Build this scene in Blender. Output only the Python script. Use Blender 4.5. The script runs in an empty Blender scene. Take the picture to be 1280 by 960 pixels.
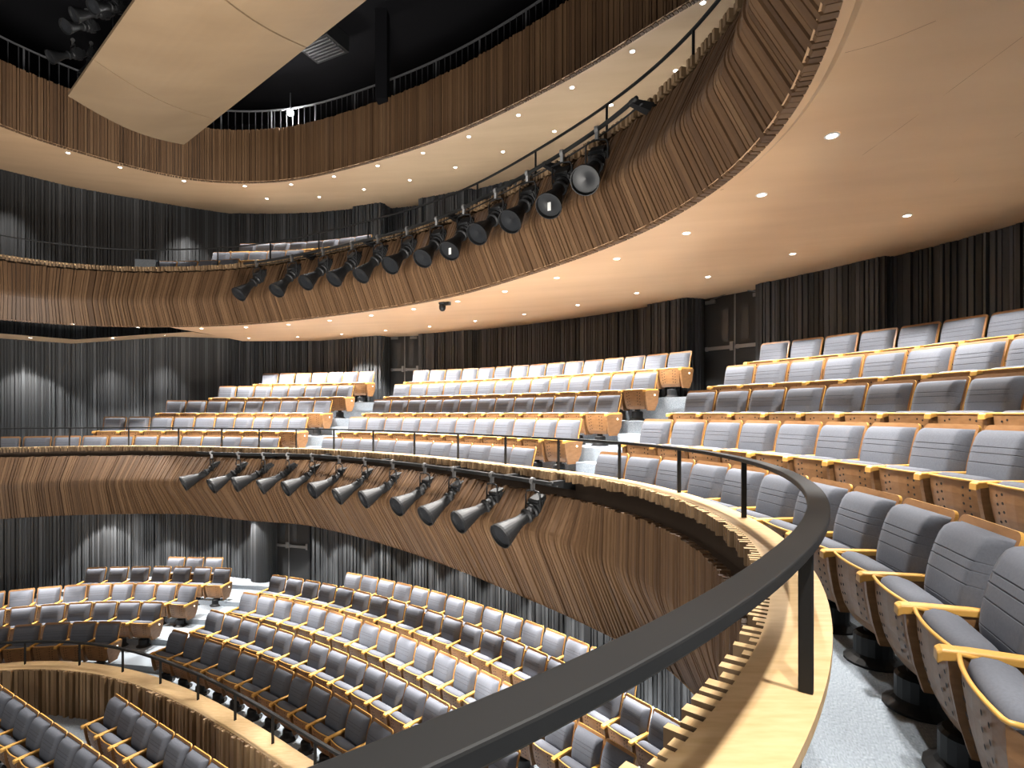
import bpy, bmesh, math, random
from mathutils import Vector, Matrix
random.seed(7)
S = bpy.context.scene
COL = S.collection
F, HOR = 680.0, 516.6          # focal length (px of a 1280 frame) and horizon row
CZ = 5.52                      # camera height above the pit floor
PI = math.pi

# ------------------------------------------------------------------ helpers
def bp(u, v, z):
    """plan point (x, y) seen at pixel (u, v) on the horizontal plane at height z"""
    Y = F * (CZ - z) / (v - HOR)
    return ((u - 640) / F * Y, Y)

def mesh(name, verts, faces, mats=(), parent=None, smooth=False, midx=None):
    me = bpy.data.meshes.new(name)
    me.from_pydata([tuple(v) for v in verts], [], faces)
    for m in mats: me.materials.append(m)
    if midx is not None:
        me.polygons.foreach_set('material_index', midx)
    if smooth:
        me.polygons.foreach_set('use_smooth', [True] * len(me.polygons))
    me.update()
    o = bpy.data.objects.new(name, me); COL.objects.link(o)
    if parent: o.parent = parent
    return o

class MB:
    """collects pieces of ONE part"""
    def __init__(s): s.v = []; s.f = []; s.m = []
    def add(s, v, f, m=0):
        b = len(s.v); s.v += [tuple(p) for p in v]
        s.f += [tuple(i + b for i in q) for q in f]; s.m += [m] * len(f)
    def box(s, x0, x1, y0, y1, z0, z1, m=0):
        v = [(x, y, z) for z in (z0, z1) for y in (y0, y1) for x in (x0, x1)]
        s.add(v, [(0,2,3,1), (4,5,7,6), (0,1,5,4), (2,6,7,3), (0,4,6,2), (1,3,7,5)], m)
    def hexa(s, v, m=0):   # 8 points: bottom 4 ccw, top 4 ccw
        s.add(v, [(3,2,1,0), (4,5,6,7), (0,1,5,4), (1,2,6,5), (2,3,7,6), (3,0,4,7)], m)
    def lathe(s, prof, M=None, n=20, m=0, caps=True):
        v = []; f = []
        for r, z in prof:
            for k in range(n):
                a = 2 * PI * k / n; p = Vector((r * math.cos(a), r * math.sin(a), z))
                v.append(M @ p if M else p)
        for i in range(len(prof) - 1):
            for k in range(n):
                k2 = (k + 1) % n
                f.append((i*n+k, i*n+k2, (i+1)*n+k2, (i+1)*n+k))
        if caps:
            f.append(tuple(range(n - 1, -1, -1))); f.append(tuple((len(prof)-1)*n + k for k in range(n)))
        s.add(v, f, m)
    def tube(s, pts, r, n=8, m=0):
        pts = [Vector(p) for p in pts]; v = []; f = []
        for i, p in enumerate(pts):
            t = (pts[min(i+1, len(pts)-1)] - pts[max(i-1, 0)]).normalized()
            up = Vector((0,0,1)) if abs(t.z) < .95 else Vector((1,0,0))
            a = t.cross(up).normalized(); b = t.cross(a)
            for k in range(n):
                c = 2 * PI * k / n; v.append(p + r * (math.cos(c) * a + math.sin(c) * b))
        for i in range(len(pts) - 1):
            for k in range(n):
                k2 = (k + 1) % n; f.append((i*n+k, (i+1)*n+k, (i+1)*n+k2, i*n+k2))
        f.append(tuple(range(n))); f.append(tuple((len(pts)-1)*n + k for k in range(n-1, -1, -1)))
        s.add(v, f, m)
    def build(s, name, mats, parent=None, smooth=False):
        if not isinstance(mats, (list, tuple)): mats = [mats]
        return mesh(name, s.v, s.f, mats, parent, smooth, s.m)

def tag(o, label=None, cat=None, group=None, kind=None):
    if label: o['label'] = label
    if cat: o['category'] = cat
    if group: o['group'] = group
    if kind: o['kind'] = kind
    return o
def empty(name, loc, rz=0, label=None, cat=None, group=None):
    o = bpy.data.objects.new(name, None); COL.objects.link(o); o.empty_display_size = .1
    o.location = loc; o.rotation_euler = (0, 0, rz)
    return tag(o, label, cat, group)
def bevel(o, w, n=2):
    m = o.modifiers.new('bevel', 'BEVEL'); m.width = w; m.segments = n; m.limit_method = 'ANGLE'; m.angle_limit = .6
    return o

# ------------------------------------------------------------------ materials
def mat(name, col, rough=.6, metal=0., emit=None, es=0., spec=.5):
    m = bpy.data.materials.new(name); m.use_nodes = True
    b = m.node_tree.nodes['Principled BSDF']
    b.inputs['Base Color'].default_value = (*col, 1); b.inputs['Roughness'].default_value = rough
    b.inputs['Metallic'].default_value = metal; b.inputs['Specular IOR Level'].default_value = spec
    if emit:
        b.inputs['Emission Color'].default_value = (*emit, 1); b.inputs['Emission Strength'].default_value = es
    return m
def ramp(nt, fac, cols):
    r = nt.nodes.new('ShaderNodeValToRGB'); e = r.color_ramp.elements
    e[0].position, e[0].color = cols[0][0], (*cols[0][1], 1); e[1].position, e[1].color = cols[-1][0], (*cols[-1][1], 1)
    for p, c in cols[1:-1]:
        q = e.new(p); q.color = (*c, 1)
    nt.links.new(fac, r.inputs[0]); return r
def noise_mat(name, cols, scale=(1,1,1), nscale=5, rough=.5, detail=4, island=0., bump=0., coord='Object', spec=.4):
    m = mat(name, cols[0][1], rough, spec=spec); nt = m.node_tree; N = nt.nodes; L = nt.links; b = N['Principled BSDF']
    tc = N.new('ShaderNodeTexCoord'); mp = N.new('ShaderNodeMapping'); mp.inputs['Scale'].default_value = scale
    L.new(tc.outputs[coord], mp.inputs[0])
    no = N.new('ShaderNodeTexNoise'); no.inputs['Scale'].default_value = nscale; no.inputs['Detail'].default_value = detail
    L.new(mp.outputs[0], no.inputs['Vector'])
    fac = no.outputs['Fac']
    if island:
        g = N.new('ShaderNodeNewGeometry'); mx = N.new('ShaderNodeMix'); mx.inputs[0].default_value = island
        L.new(fac, mx.inputs[2]); L.new(g.outputs['Random Per Island'], mx.inputs[3]); fac = mx.outputs[0]
    r = ramp(nt, fac, cols); L.new(r.outputs[0], b.inputs['Base Color'])
    if bump:
        bu = N.new('ShaderNodeBump'); bu.inputs['Strength'].default_value = bump; bu.inputs['Distance'].default_value = .01
        L.new(no.outputs['Fac'], bu.inputs['Height']); L.new(bu.outputs[0], b.inputs['Normal'])
    return m
M = {}
M['slat'] = noise_mat('walnut_slats', [(.1,(.062,.032,.015)), (.45,(.098,.052,.0245)), (.75,(.13,.072,.035)), (.95,(.158,.093,.048))], (6,6,1.2), 4, .55, island=.62)
M['slat_low'] = noise_mat('pale_oak_slats', [(.1,(.16,.095,.045)), (.5,(.27,.17,.085)), (.95,(.40,.27,.15))], (6,6,1.2), 4, .55, island=.62)
M['edge'] = noise_mat('oak_edge_slats', [(.1,(.10,.06,.031)), (.5,(.165,.103,.054)), (.9,(.24,.157,.087))], (6,6,1.2), 4, .5, island=.6)
M['slat_back'] = mat('slat_backing', (.06,.037,.022), .8)
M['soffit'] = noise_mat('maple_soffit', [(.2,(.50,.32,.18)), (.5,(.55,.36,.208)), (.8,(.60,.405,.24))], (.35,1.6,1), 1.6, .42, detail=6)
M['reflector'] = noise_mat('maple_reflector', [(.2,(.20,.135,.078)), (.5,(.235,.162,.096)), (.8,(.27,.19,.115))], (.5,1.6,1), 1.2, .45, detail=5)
M['ledge'] = noise_mat('light_oak_ledge', [(.25,(.52,.34,.16)), (.5,(.60,.41,.21)), (.75,(.66,.47,.26))], (3,14,1), 3, .38, detail=6)
M['char'] = noise_mat('charcoal_slats', [(.1,(.0145,.0155,.0165)), (.5,(.035,.037,.0395)), (.9,(.079,.083,.088))], (8,8,.6), 3, .5, island=.7)
M['char_back'] = mat('charcoal_backing', (.018,.018,.019), .8)
M['carpet'] = noise_mat('blue_grey_carpet', [(.3,(.13,.15,.172)), (.5,(.27,.305,.34)), (.7,(.43,.47,.51))], (60,9,9), 7, .95, detail=5, spec=.1)
M['fabric'] = noise_mat('grey_fabric', [(.3,(.105,.111,.13)), (.7,(.122,.129,.15))], (1,1,1), 90, .85, detail=3, spec=.2)
M['seam'] = mat('seat_seam', (.04,.043,.052), .9)
M['ply'] = noise_mat('plywood_veneer', [(.2,(.185,.088,.034)), (.55,(.245,.122,.05)), (.85,(.30,.158,.07))], (3,3,10), 4, .4, detail=5)
M['plyedge'] = mat('plywood_edge', (.62,.335,.075), .4)
M['hole'] = mat('hole_black', (.012,.009,.007), .9)
M['black'] = mat('black_metal', (.012,.0125,.0135), .5, spec=.28)
M['rail'] = mat('bronze_black_metal', (.013,.013,.013), .55, 0, spec=.25)
M['void'] = mat('black_void', (.004,.004,.005), .9, spec=.1)
M['steel'] = mat('brushed_steel', (.30,.30,.30), .5, 1)
M['lens'] = mat('lamp_lens', (.012,.013,.015), .4, spec=.25)
M['lampwhite'] = mat('downlight_lens', (.9,.9,.9), .4, emit=(1,.93,.82), es=22)
M['bright'] = mat('work_lamp', (.9,.9,.9), .4, emit=(1,.98,.95), es=500)
M['button'] = mat('aisle_light_lens', (.9,.85,.75), .4, emit=(1,.85,.6), es=4)
M['door'] = mat('door_black', (.016,.016,.016), .5)
M['doorglass'] = mat('door_glass', (.04,.045,.05), .2, spec=.6)
M['label'] = mat('paper_white', (.7,.7,.68), .7)
M['dimrail'] = mat('grey_rail', (.09,.09,.095), .4, .3)
M['meshbar'] = mat('dark_bar', (.02,.02,.022), .5)

# ------------------------------------------------------------------ plan curves
class Curve:
    def __init__(s, pts, step=.1, smooth=0):
        pts = [Vector((p[0], p[1])) for p in pts]
        s.p = s.resample(pts, step)
        for _ in range(smooth):
            q = s.p[:]
            for i in range(1, len(q) - 1): s.p[i] = (q[i-1] + 2*q[i] + q[i+1]) / 4
        s.p = s.resample(s.p, step)
        n = len(s.p); s.s = [0.]
        for i in range(1, n): s.s.append(s.s[-1] + (s.p[i] - s.p[i-1]).length)
        s.L = s.s[-1]; s.step = step
        s.n = []
        for i in range(n):
            t = (s.p[min(i+2, n-1)] - s.p[max(i-2, 0)]).normalized()
            s.n.append(Vector((-t.y, t.x)))   # left of travel; curves run left->right round the hall, so this is away from the stage
    @staticmethod
    def resample(pts, step):
        out = [pts[0].copy()]; acc = 0.
        L = sum((pts[i+1]-pts[i]).length for i in range(len(pts)-1)); n = max(2, int(L/step)); st = L/n
        nxt = st
        for i in range(len(pts)-1):
            d = (pts[i+1]-pts[i]).length
            while acc + d >= nxt - 1e-9 and len(out) < n:
                out.append(pts[i].lerp(pts[i+1], (nxt-acc)/d)); nxt += st
            acc += d
        out.append(pts[-1].copy()); return out
    def at(s, q, o=0.):
        q = max(0., min(s.L - 1e-6, q)); i = min(int(q / s.L * (len(s.p)-1)), len(s.p)-2)
        while s.s[i+1] < q: i += 1
        while s.s[i] > q: i -= 1
        f = (q - s.s[i]) / (s.s[i+1] - s.s[i]); p = s.p[i].lerp(s.p[i+1], f); n = s.n[i].lerp(s.n[i+1], f).normalized()
        return p + o * n, n
    def find_u(s, u, o=0., lo=0., hi=None):
        """arc length at which the offset curve passes pixel column u (left to right)"""
        q = lo; hi = hi or s.L; prev = None
        while q <= hi:
            p, _ = s.at(q, o)
            if p.y > .3:
                uu = 640 + F * p.x / p.y
                if prev is not None and prev[1] <= u < uu:
                    return prev[0] + (q - prev[0]) * (u - prev[1]) / (uu - prev[1])
                prev = (q, uu)
            q += .05
        raise ValueError('column %s not reached at offset %s' % (u, o))
def arc(c, r, a0, a1, n=60): return [(c[0] + r*math.cos(a0+(a1-a0)*i/n), c[1] + r*math.sin(a0+(a1-a0)*i/n)) for i in range(n+1)]
def interp(tab, x):
    if x <= tab[0][0]: return tab[0][1]
    for (a, va), (b, vb) in zip(tab, tab[1:]):
        if x <= b:
            f = (x-a)/(b-a); f = f*f*(3-2*f)*.5 + f*.5; return va + (vb-va)*f
    return tab[-1][1]

# front-row curve of the middle balcony (top of the seat backs)
CL, CM, CR = (-8.03, 6.67), (-10.55, -.52), (-2.75, 3.92)
M1 = Curve([(-13.6, 6.0)] + arc(CL, 6.0, 2.62, 1.06) + arc(CM, 14.04, 1.07, .678) + arc(CR, 5.2, .62, -1.25), .1, 40)
# ledge curve of the upper balcony, and lower edge of the top gallery, from their soffit edges
px2 = [(0,399),(50,403),(100,406),(160,408),(225,407.5),(280,406.5),(355,401),(430,391.5),(505,381),(560,370.5),(597,361),(660,341),(710,324.5),(760,306),(822,279),(877,246),(897,230.4),(946,192.5),(996,131),(1031,44),(1041,3)]
p2 = [bp(u, v, CZ+1.9) for u, v in px2]
M2 = Curve([(-11.9, 7.5), (-11.2, 9.4)] + p2 + arc(CR, 4.45, -.40, -1.3, 12), .1, 60)
px3 = [(0,157.5),(42,172),(85,185.5),(118,195.5),(150,204),(190,215),(230,223.5),(270,227.5),(310,228),(356,226),(390,220),(431,210),(480,196.5),(530,180.5),(580,161),(628,138.5),(675,114.5),(720,91),(762,66),(804,38),(835,18),(862,0)]
p3 = [bp(u, v, CZ+5.8) for u, v in px3]
M3 = Curve([(-11.3, 5.0), (-11.0, 7.0)] + p3 + [(3.9, 6.4), (4.3, 4.2), (4.2, 2.0)], .1, 60)

Z1 = CZ - 1.41; RISE = .426; PITCH = (0., .93, 1.87, 2.8, 3.7)
LEDGE1 = CZ - .70
Z2 = CZ + 2.75; LEDGE2 = CZ + 3.2

# ------------------------------------------------------------------ wall plan (one tall back wall for the two upper levels)
DOORS = []
def wall_offset(q, tab):
    for a, b, o in tab:
        if a <= q <= b: return o
    return 4.3
qa, qb = M1.find_u(885, 4.9), M1.find_u(975, 4.9)
qc, qd = M1.find_u(489, 4.9), M1.find_u(534, 4.9)
WT = [(M1.find_u(810, 3.98), qa, 3.98), (qa, qb, 4.75), (qb, M1.find_u(1088, 4.05), 4.05),
      (M1.find_u(436, 4.1), qc, 4.1), (qc, qd, 4.75), (qd, M1.find_u(588, 4.1), 4.1)]
WA = Vector((-12.2, 15.1)); WB = Vector((-8.8, 17.05))
def wall_poly():
    pts = [Vector((-15.7, 11.25)), WA, WB]
    q = M1.find_u(300, 4.3); prev = None
    qs = q
    while qs < M1.L - .3:
        o = wall_offset(qs, WT); p, n = M1.at(qs, o)
        if prev is not None and abs(prev - o) > .01: pts.append(M1.at(qs, prev)[0])
        if (p - pts[-1]).length > .02: pts.append(p)
        prev = o; qs += .12
    return pts
def slat_wall(name, pts, z0, z1, parent=None, wmin=.028, wmax=.075, m='char', inward=1, backs='char_back'):
    """vertical slats of irregular width and depth standing on a backing, along a plan polyline"""
    mb = MB()
    for a, b in zip(pts, pts[1:]):
        d = b - a; L = d.length
        if L < .01: continue
        t = d / L; n = Vector((t.y, -t.x)) * inward     # towards the stage
        mb.add([(a.x, a.y, z0), (b.x, b.y, z0), (b.x, b.y, z1), (a.x, a.y, z1)], [(0,1,2,3)], 1)
        x = 0.
        while x < L - .012:
            w = random.uniform(wmin, wmax); w = min(w, L - x); dp = random.choice((.02, .03, .045, .06))
            p = a + t*x; q = a + t*(x+w)
            mb.hexa([(p.x, p.y, z0), (q.x, q.y, z0), (q.x+n.x*dp, q.y+n.y*dp, z0), (p.x+n.x*dp, p.y+n.y*dp, z0),
                     (p.x, p.y, z1), (q.x, q.y, z1), (q.x+n.x*dp, q.y+n.y*dp, z1), (p.x+n.x*dp, p.y+n.y*dp, z1)][::1], 0)
            x += w + random.choice((.008, .014, .03))
    return mb.build(name, [M[m], M[backs]])
WP = wall_poly()
i0 = 2
tag(slat_wall('wall_left', WP[:3], Z1 - .6, CZ + 6.6), kind='structure')
tag(slat_wall('wall_back', WP[2:], Z1 - .6, CZ + 6.6), kind='structure')
mb = MB()
for a, b in zip(WP, WP[1:]): mb.add([(a.x, a.y, CZ+6.6), (b.x, b.y, CZ+6.6), (b.x, b.y, CZ+9), (a.x, a.y, CZ+9)], [(0,1,2,3)])
mb.build('wall_catwalk', M['void'])['kind'] = 'structure'

def strip(name, cur, q0, q1, rows, m, parent=None, step=.12, mb=None, mi=0, build=True):
    """surface swept along a plan curve; rows = list of functions/constants (offset, z)"""
    mb = mb or MB(); n = max(2, int((q1-q0)/step)); v = []; f = []
    for i in range(n+1):
        q = q0 + (q1-q0)*i/n
        for o, z in rows:
            oo = o(q) if callable(o) else o; zz = z(q) if callable(z) else z
            p, _ = cur.at(q, oo); v.append((p.x, p.y, zz))
    k = len(rows)
    for i in range(n):
        for j in range(k-1):
            f.append((i*k+j, (i+1)*k+j, (i+1)*k+j+1, i*k+j+1))
    mb.add(v, f, mi)
    return mb.build(name, m, parent) if build else mb

# ------------------------------------------------------------------ slatted balcony fronts
def front(label, cur, prof, ledge_z, ledge_o, q0, q1, m, low=False, recess=True):
    """prof(q) -> [(offset, z)...] from top to bottom of the main slats"""
    root = empty('balcony_front', (0, 0, 0), 0, label, 'balcony front')
    oo, oi = ledge_o
    if recess:
        mb = MB()   # oak cap and its plain edges
        strip('', cur, q0, q1, [(oi-.10, ledge_z-.03), (oi, ledge_z-.03), (oi, ledge_z), (oo+.06, ledge_z), (oo+.06, ledge_z-.035)], None, mb=mb, build=False)
        mb.build('ledge_cap', M['ledge'], root)
        mb = MB(); strip('', cur, q0, q1, [(oi-.09, ledge_z-.70), (oi-.09, ledge_z-.03)], None, mb=mb, build=False); mb.build('inner_face', M['char_back'], root)
        band = MB(); q = q0; lip = MB()
        while q < q1:                       # short slats under the cap: a toothed edge
            w = random.choice((.03, .036, .042)); tip = random.choice((.0, .0, .02, .035))
            a, n = cur.at(q, oo + .075); b, _ = cur.at(q+w, oo + .075)
            h = ledge_z - random.uniform(.085, .105); e = .075 - tip
            pts = [(a.x-n.x*e, a.y-n.y*e), (b.x-n.x*e, b.y-n.y*e), (b.x, b.y), (a.x, a.y)]
            band.hexa([(x, y, h) for x, y in pts] + [(x, y, ledge_z-.001) for x, y in pts]); band.m[-5] = 1   # pale end grain on top
            q += w + random.choice((.018, .026, .034))
        band.build('edge_slats', [M['edge'], M['ledge']], root)
        rc = MB()
        strip('', cur, q0, q1, [(oo+.07, ledge_z-.02), (oo+.07, ledge_z-.085), (oo+.15, ledge_z-.085), (oo+.15, ledge_z-.32), (oo+.06, ledge_z-.32)], None, mb=rc, build=False)
        rc.build('recess', M['slat_back'], root)
    # backing behind the long slats
    bk = MB(); n = int((q1-q0)/.15); v = []; f = []
    k = len(prof(q0))
    for i in range(n+1):
        q = q0 + (q1-q0)*i/n
        for o, z in prof(q):
            p, _ = cur.at(q, o+.035); v.append((p.x, p.y, z))
    for i in range(n):
        for j in range(k-1): f.append((i*k+j, (i+1)*k+j, (i+1)*k+j+1, i*k+j+1))
    bk.add(v, f); bk.build('backing', M['slat_back'], root)
    sl = MB(); q = q0
    while q < q1:
        w = random.choice((.034, .042, .055)); dp = random.choice((.034, .038, .043, .05))
        top = random.uniform(-.012, .012)
        P = prof(q); v = []; f = []
        for j, (o, z) in enumerate(P):
            a, n = cur.at(q, o+.06); b, _ = cur.at(q+w, o+.06); e = .06 + dp - .03
            zz = z + (top if j == 0 else 0) - (0.02 if j == len(P)-1 else 0)
            v += [(a.x, a.y, zz), (b.x, b.y, zz), (b.x-n.x*e, b.y-n.y*e, zz), (a.x-n.x*e, a.y-n.y*e, zz)]
        f.append((0,1,2,3)); b = (len(P)-1)*4; f.append((b+3,b+2,b+1,b))
        for j in range(len(P)-1):
            for c in range(4):
                c2 = (c+1) % 4; f.append((j*4+c, (j+1)*4+c, (j+1)*4+c2, j*4+c2))
        sl.add(v, f)
        q += w + random.choice((.006, .010, .018))
    sl.build('long_slats', M[m], root)
    return root
def bez(P0, P1, P2, n=5):
    """top, bend, bottom -> polyline with a rounded bend"""
    a = Vector(P0); b = Vector(P1); c = Vector(P2); out = [a]
    s = b + (a-b)*.16; e = b + (c-b)*.16
    for i in range(n):
        t = i/(n-1); out.append((s*(1-t)**2 + b*2*t*(1-t) + e*t*t))
    out.append(c); return [(p.x, p.y) for p in out]
O1 = -1.11
uq = lambda u: M1.find_u(u, O1, 4.0)
qn = M1.L - 2.2
T1 = [(0, .4), (uq(140), .4), (uq(571), .4), (uq(713), .228), (uq(757), .02), (uq(860), .0), (M1.L, 0)]
T1z = [(0, 1.42), (uq(571), 1.41), (uq(713), 1.40), (uq(757), 1.56), (M1.L, 1.62)]
T2 = [(0, .25), (uq(140), .2), (uq(235), -.13), (uq(571), -.15), (uq(713), -.25), (uq(780), -.5), (uq(900), -.3), (M1.L, -.25)]
T2z = [(0, 2.08), (uq(140), 2.08), (uq(235), 2.12), (uq(571), 2.34), (uq(713), 2.42), (uq(780), 2.53), (M1.L, 2.55)]
T0z = [(0, .90), (uq(140), .90), (uq(571), .93), (uq(713), .97), (M1.L, .98)]
prof1 = lambda q: bez((O1+.0, CZ-interp(T0z, q)), (O1-interp(T1, q), CZ-interp(T1z, q)), (O1-interp(T2, q), CZ-interp(T2z, q)))
front('brown slatted balcony front under the black handrail and the lower row of spotlights', M1, prof1, LEDGE1, (O1+.035, -.82), .6, M1.L-.3, 'slat')
P2T = [(0, .14), (M2.find_u(100, 0), .2), (M2.find_u(560, 0), .27), (M2.L, .32)]
prof2 = lambda q: bez((.03, CZ+3.07), (-interp(P2T, q), CZ+2.40), (0.0, CZ+1.9))
front('brown slatted balcony front beneath the upper row of spotlights', M2, prof2, LEDGE2, (0, .27), .3, M2.L-.3, 'slat')
prof3 = lambda q: [(0, CZ+7.1), (0, CZ+5.8)]
g = front('tall straight slatted gallery front highest in the hall', M3, prof3, 0, (0, 0), .3, M3.L-.2, 'slat', recess=False)

# ------------------------------------------------------------------ soffits
def soffit(name, cur, o_edge, z_edge, z_wall, q0, q1, omax, parent=None):
    """wood soffit from the slats' lower edge back to the wall"""
    return strip(name, cur, q0, q1, [(o_edge-.03, z_edge-.0), (o_edge+.12, z_edge-.0), (o_edge+.16, z_edge+.03),
        (lambda q: o_edge+.16+(omax(q)-o_edge)*.5, lambda q: z_edge+.03+(z_wall(q)-z_edge)*.5), (omax, z_wall)], M['soffit'])
q2 = M2.find_u(300, 0)
# upper soffit over the middle balcony
qtip = M2.find_u(196, 0)
sof2 = soffit('ceiling_middle_balcony', M2, 0.0, CZ+1.9, lambda q: CZ+interp([(0, 2.0), (qtip, 2.05), (q2, 2.35), (M2.L, 2.5)], q), qtip, M2.L-.3, lambda q: interp([(0, 2.6), (qtip, 3.6), (q2, 6.0), (M2.L, 6.2)], q))
tag(sof2, kind='structure')
# narrow strips round the opening beside the left wall
strip('ceiling_side_strip', M2, .3, qtip+.1, [(-.03, CZ+1.9), (.16, CZ+1.9)], M['soffit'])['kind'] = 'structure'
mb = MB()
def pl(u, v, z): x, y = bp(u, v, z); return (x, y, z)
zs = CZ + 1.93
e1 = [pl(-40, 415.5, zs), pl(0, 416.8, zs), pl(95, 424.5, zs), pl(188, 417.8, zs+.08), pl(240, 414.8, zs+.1)]
e2 = [(-16.2, 10.7, zs), (-13.4, 13.8, zs), (-12.25, 15.15, zs), (-10.15, 16.35, CZ+2.3), (-8.8, 17.2, CZ+2.36)]
mb.add(e1 + e2, [(i, i+1, 5+i+1, 5+i) for i in range(4)])
mb.build('ceiling_wall_strip', M['soffit'])['kind'] = 'structure'
# gallery soffit over the upper balcony
sof3 = soffit('ceiling_upper_balcony', M3, 0.0, CZ+5.8, lambda q: CZ+6.35, .3, M3.L-.2, lambda q: 4.6)
tag(sof3, kind='structure')
# underside of the middle balcony, over the stalls
sof1 = strip('ceiling_stalls', M1, .6, M1.L-.3, [(lambda q: O1-interp(T2, q)-.02, lambda q: CZ-interp(T2z, q)-.02), (1.5, CZ-2.3), (4.6, CZ-2.2)], M['soffit'])
tag(sof1, kind='structure')

# ------------------------------------------------------------------ seats
def seat_parts():
    P = {}
    # back shell: rounded veneer panel, leaning
    def lean(t, d):     # t along the back 0..1 (z .34 -> .90), d = distance in front of the shell
        y = -.115*(1-t) - .02*math.sin(PI*t) ; z = .34 + .56*t
        return (y - d*.98, z + d*.18)
    hw, r = .249, .04
    out = [(-hw+.02, 0), (hw-.02, 0)]
    for k in range(6):
        a = k/5*PI/2; out.append((hw - r + r*math.cos(a), 1 - (r - r*math.sin(a))/.57))
    for k in range(6):
        a = PI/2 + k/5*PI/2; out.append((-hw + r + r*math.cos(a), 1 - (r - r*math.sin(a))/.57))
    ts = [0, .25, .5, .75, .915]
    v = []; f = []; cols = [(-hw+.02*(1-t), hw-.02*(1-t), t) for t in ts]
    outline = [(a, t) for a, b, t in cols] ; right = [(b, t) for a, b, t in cols]
    arcR = out[2:8][::1]; arcL = out[8:14]
    loop = right + arcR[1:] + arcL[:-1] + outline[::-1]
    n = len(loop); mb = MB()
    fr = [(x, *lean(t, .018)) for x, t in loop]; bk = [(x, *lean(t, 0)) for x, t in loop]
    # front/back as strips between mirrored points
    vv = fr + bk; ff = []; h = n//2
    for i in range(h-1):
        a, b, c, d = i, i+1, n-2-i, n-1-i
        ff.append((a, b, c, d) if b != c else (a, b, d)); ff.append((n+d, n+c, n+b, n+a) if b != c else (n+d, n+b, n+a))
    mb.add(vv, ff, 0)
    mb.add(fr + bk, [(i, n+i, n+(i+1) % n, (i+1) % n) for i in range(n)], 1)
    P['back_shell'] = mb.build('back_shell', [M['ply'], M['plyedge']])
    # back cushion with four sewn grooves
    rows = []
    gro = (.27, .50, .64, .73)
    tt = [0, .02, .06] + [x for gk in gro for x in (gk-.011, gk-.0045, gk, gk+.0045, gk+.011)] + [.4, .85, .93, .97, .99, 1.0]
    tt = sorted(tt); nx = 12; v = []; f = []; mi = []
    for t in tt:
        g = any(abs(t-gk) < 1e-6 for gk in gro)
        e = min(1, math.sqrt(max(0, 1-((t-.5)/.5)**10)) + .0)
        if t in (0, 1.0): e = 0
        T = .10 + t*.835
        for k in range(nx+1):
            x = -1 + 2*k/nx; ex = max(0, 1-abs(x)**12)**.5
            w = .224 - .010*(1-t)
            d = .018 + (.092 + .014*math.sin(t*PI)) * e * (.15+.85*ex if abs(x) < 1 else 0)
            if g: d -= .006*e*ex
            y, z = lean(T, d); v.append((w*x, y, z))
    W = nx+1
    for i in range(len(tt)-1):
        for k in range(nx):
            f.append((i*W+k, i*W+k+1, (i+1)*W+k+1, (i+1)*W+k)); mi.append(1 if any(gk-.0046 < (tt[i]+tt[i+1])/2 < gk+.0046 for gk in gro) and 0 < k < nx-1 else 0)
    P['back_cushion'] = mesh('back_cushion', v, f, [M['fabric'], M['seam']], smooth=True, midx=mi)
    # seat cushion: tipped-up seat, rounded nose on top, sloping down behind
    prof_ = [(-.345, .30), (-.385, .44), (-.395, .535), (-.385, .565), (-.355, .58), (-.315, .578), (-.275, .562), (-.24, .52), (-.17, .42), (-.12, .35), (-.13, .30)]
    v = []; f = []; nx = 12
    for y, z in prof_:
        for k in range(nx+1):
            X = -1+2*k/nx; ex = max(0, 1-abs(X)**8)**.5; hwid = .226 - .03*max(0, (.5-z))
            v.append((hwid*X, y*1 + (.0 if z < .5 else 0) - .02*(1-X*X)*(1 if y < -.3 else 0), .30 + (z-.30)*(.86+.14*ex)))
    W = nx+1; n = len(prof_)
    for j in range(n-1):
        for k in range(nx): f.append((j*W+k, j*W+k+1, (j+1)*W+k+1, (j+1)*W+k))
    f.append(tuple(j*W for j in range(n))); f.append(tuple(j*W+nx for j in range(n-1, -1, -1)))
    P['seat_cushion'] = mesh('seat_cushion', v, f, [M['fabric']], smooth=True)
    # perforated seat shell: the underside of the tipped-up seat
    mb = MB()
    pr = [(-.412, .548, .232), (-.408, .46, .229), (-.395, .36, .220), (-.372, .26, .208), (-.345, .205, .198), (-.16, .235, .20), (-.10, .33, .21)]
    v = []; f = []; nx = 6
    def bow(x, w, j): return -.022*(1-(x/w)**2) if j < 5 else 0
    for j, (y, z, w) in enumerate(pr):
        for k in range(nx+1):
            x = -w + 2*w*k/nx; v.append((x, y + bow(x, w, j), z))
    W = nx+1
    for j in range(len(pr)-1):
        for k in range(nx): f.append((j*W+k, (j+1)*W+k, (j+1)*W+k+1, j*W+k+1))
    f.append(tuple(j*W for j in range(len(pr)))); f.append(tuple(j*W+nx for j in range(len(pr)-1, -1, -1)))
    mb.add(v, f, 0)
    for sx in (-1, 1):                     # two groups of drilled holes
        for c in range(2):
            for r_ in range(5):
                zz = .505 - r_*.052 - c*.012; x = sx*(.095 + c*.05) * (1 - r_*.02)
                for (y0, z0, w0), (y1, z1, w1) in zip(pr[:4], pr[1:5]):
                    if z1 <= zz <= z0:
                        q = (z0-zz)/(z0-z1); yy = y0+(y1-y0)*q; ww = w0+(w1-w0)*q; dy, dz = y1-y0, z1-z0; L = math.hypot(dy, dz); break
                ty, tz = dy/L, dz/L; yy += -.022*(1-(x/ww)**2) - .0035
                mb.add([(x + .0095*math.cos(a), yy + .0095*math.sin(a)*ty, zz + .0095*math.sin(a)*tz) for a in [2*PI*i/8 for i in range(8)]], [tuple(range(8))], 1)
    P['seat_shell'] = mb.build('seat_shell', [M['ply'], M['hole']])
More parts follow.
